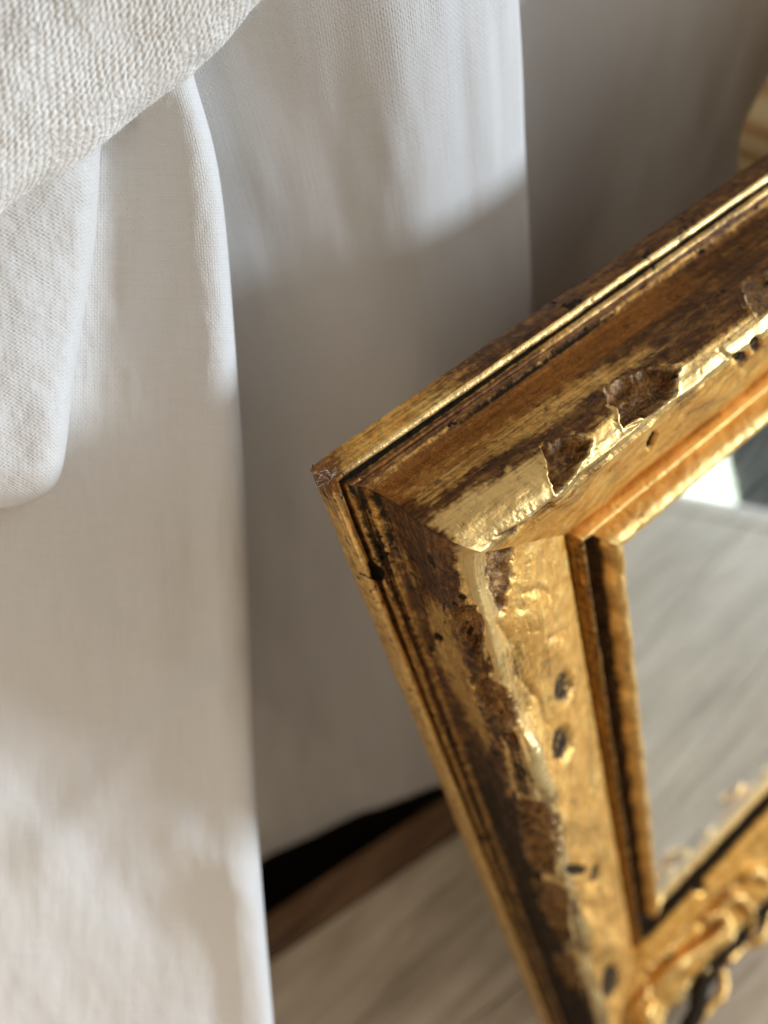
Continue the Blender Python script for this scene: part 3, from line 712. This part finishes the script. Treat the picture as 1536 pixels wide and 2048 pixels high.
# pierced scrolls along the lower crest
def scroll(pts, h0, r0, taper=.45, seed=0, dark=0.):
    pd, ph_ = np.array(PROFILE[2:]).T
    P = []
    for x, y, dh in pts:                                    # lay every point on the moulding itself
        hh = 36.0
        for _ in range(60):
            p = on_plane(x, y, O_W + hh * N, N); dd = H_OUT - (p - O_W) @ V
            tgt = (np.interp(dd, pd[16:], ph_[16:]) if dd > 11.6 else 41.0) + dh + r0 * .45
            hh += .35 * (tgt - hh)
        if dd < 12.5: p = on_plane(x, y, O_W + (H_OUT - 7 + .8 * dh) * V, V)
        P.append(p)
    P = np.array(P)
    n = 14 * len(P); P = catmull(P, n); m = 14
    k = np.linspace(0, 1, n); rr = r0 * (1 - (1 - taper) * np.abs(2 * k - .7).clip(0, 1) ** 2) * (.85 + .3 * fbm(k * 7, k * 0 + seed, seed, 2))
    rr[0] *= .3; rr[-1] *= .3; rr[1] *= .8; rr[-2] *= .8
    tan = np.gradient(P, axis=0); tan /= np.linalg.norm(tan, axis=1, keepdims=True)
    b1 = np.cross(tan, N); b1 /= np.linalg.norm(b1, axis=1, keepdims=True); b2 = np.cross(tan, b1)
    ang = np.linspace(0, 2 * np.pi, m, endpoint=False)
    ca = np.cos(ang); sa = np.sin(ang) * .85
    vv = P[:, None] + rr[:, None, None] * (ca[None, :, None] * b1[:, None] + sa[None, :, None] * b2[:, None])
    vv += ((fbm(np.arange(n)[:, None] * .3 + seed * 5, np.arange(m)[None] * .5, seed, 3) - .5) * r0 * .6)[..., None] * N
    F = []
    for i in range(n - 1):
        for j in range(m): F.append((i * m + j, i * m + (j + 1) % m, (i + 1) * m + (j + 1) % m, (i + 1) * m + j))
    s_ = np.concatenate([[0], np.cumsum(np.linalg.norm(np.diff(P, axis=0), axis=1))])
    uvv = np.stack(np.broadcast_arrays(s_[:, None] + 40 * seed, ang[None] * r0), -1).reshape(-1, 2)
    mesh_obj('scroll', vv.reshape(-1, 3), F, GOLD, frame, uv=uvv, attrs={'pale': np.full(n * m, .35), 'dirt_shade': np.broadcast_to(np.where(sa > .3, .38, .1) + dark, (n, m)).ravel(), 'brown': np.full(n * m, .18)})
SCROLLS = [([(1402, 1862, -3), (1440, 1819, 0), (1471, 1795, 2), (1491, 1808, 2), (1506, 1836, 1), (1502, 1878, -4)], 2.0, .45),
           ([(1290, 1990, -3), (1315, 1968, 0), (1362, 1924, 1), (1419, 1886, 2), (1452, 1852, 2), (1443, 1831, 1), (1405, 1836, -2)], 3.4, .5),
           ([(1408, 1948, -4), (1430, 1932, 0), (1446, 1954, 2), (1443, 1989, 2), (1419, 2016, 1), (1388, 2056, -1), (1350, 2110, -4)], 2.6, .6),
           ([(1455, 1925, -5), (1484, 1893, 0), (1511, 1887, 1), (1526, 1871, 1), (1545, 1820, 1), (1575, 1775, -2)], 2.3, .5),
           ([(1207, 2060, -3), (1206, 2010, -1), (1209, 1972, 0), (1224, 1930, 1), (1239, 1924, 1), (1254, 1941, 0), (1259, 1970, -3)], 2.4, .5),
           ([(1258, 2040, -3), (1275, 2012, 0), (1292, 1985, 1), (1294, 1962, -2)], 2.2, .6),
           ([(1292, 1938, -1.5), (1312, 1918, -1.5), (1335, 1898, -1.5), (1360, 1864, -1.5), (1376, 1834, -1.5)], 2.2, .5),
           ([(1285, 2050, -2), (1292, 2026, 2), (1304, 2008, -2)], 3.6, .7),
           ([(1490, 1755, -2), (1508, 1746, 0), (1524, 1752, 0), (1540, 1775, -2)], 3.0, .6),
           ([(1362, 2090, -3), (1392, 2020, -3), (1404, 1962, -3), (1436, 1918, -3), (1474, 1880, -3), (1515, 1828, -3), (1560, 1780, -4)], 4.2, .8),  # added dark lump that stands for the shade between the scrolls
           ([(1560, 1740, -3), (1590, 1700, 1), (1630, 1690, 2), (1650, 1720, 0), (1630, 1750, -3)], 2.8, .5)]
for i, (pp_, r_, tp) in enumerate(SCROLLS): scroll(pp_, 42.5, r_ * 1.38, tp, i + 1, .8 if r_ == 4.2 else 0.)

# mirror glass with a little dust and a backing board
t = NT('old_mirror_glass')
t.bsdf.inputs['Metallic'].default_value = 1.; 
dn = t.noise(t.obj(14, 30, 30), 1.5, 5, .6, .5); sp = t.noise(t.obj(1, 1, 1), 260., 3, .6)
t.put(t.bsdf.inputs['Base Color'], t.mix(t.mapr(dn, .35, .65), (0.80, 0.83, 0.80, 1), (0.88, 0.88, 0.84, 1)))
t.put(t.bsdf.inputs['Roughness'], t.mapr(dn, .3, .7, .02, .05))
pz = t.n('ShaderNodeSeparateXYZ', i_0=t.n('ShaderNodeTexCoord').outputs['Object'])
edge = t.mapr(t.math('ADD', pz.outputs[2], t.math('MULTIPLY', dn, .016)), .086, .118, 1., 0.)   # gold strip along the foot, painting the moulding's reflection
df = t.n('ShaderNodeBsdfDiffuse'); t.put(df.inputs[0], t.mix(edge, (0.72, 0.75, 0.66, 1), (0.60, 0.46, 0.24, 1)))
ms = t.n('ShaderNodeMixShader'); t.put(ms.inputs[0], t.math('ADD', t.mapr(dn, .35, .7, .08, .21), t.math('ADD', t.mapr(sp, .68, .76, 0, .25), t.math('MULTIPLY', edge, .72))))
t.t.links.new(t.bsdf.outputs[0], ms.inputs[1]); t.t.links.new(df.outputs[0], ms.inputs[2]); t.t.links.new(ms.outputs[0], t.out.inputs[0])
def plate(name, d, h0, h1, mat):
    c = []
    for hh in (h0, h1):
        for a, b in ((d, d), (W_OUT - d, d), (W_OUT - d, H_OUT - d), (d, H_OUT - d)): c.append(O_W + a * U + b * V + hh * N)
    return mesh_obj(name, c, [(0, 1, 2, 3), (4, 7, 6, 5), (0, 4, 5, 1), (1, 5, 6, 2), (2, 6, 7, 3), (3, 7, 4, 0)], mat, frame, smooth=False)
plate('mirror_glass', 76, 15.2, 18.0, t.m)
plate('backing_board', 9.5, .6, 4.2, BROWNWOOD)

# a wisp of lint on the corner
LINT = simple('lint_fibre', (0.85, 0.85, 0.85), .8)
lp = O_W + 1.5 * U + 1.0 * V + 6.5 * N
rg = np.random.default_rng(5)
lint = fibres(lp + rg.normal(0, .8, (60, 3)), np.tile(-V * .8 - U * .5 + .3 * N, (60, 1)), 26, 1.2, 3.6, .035, 9, 'lint_wisp', LINT, None, label='tiny wisp of white lint clinging to the upper corner of the gilt frame', cat='lint')
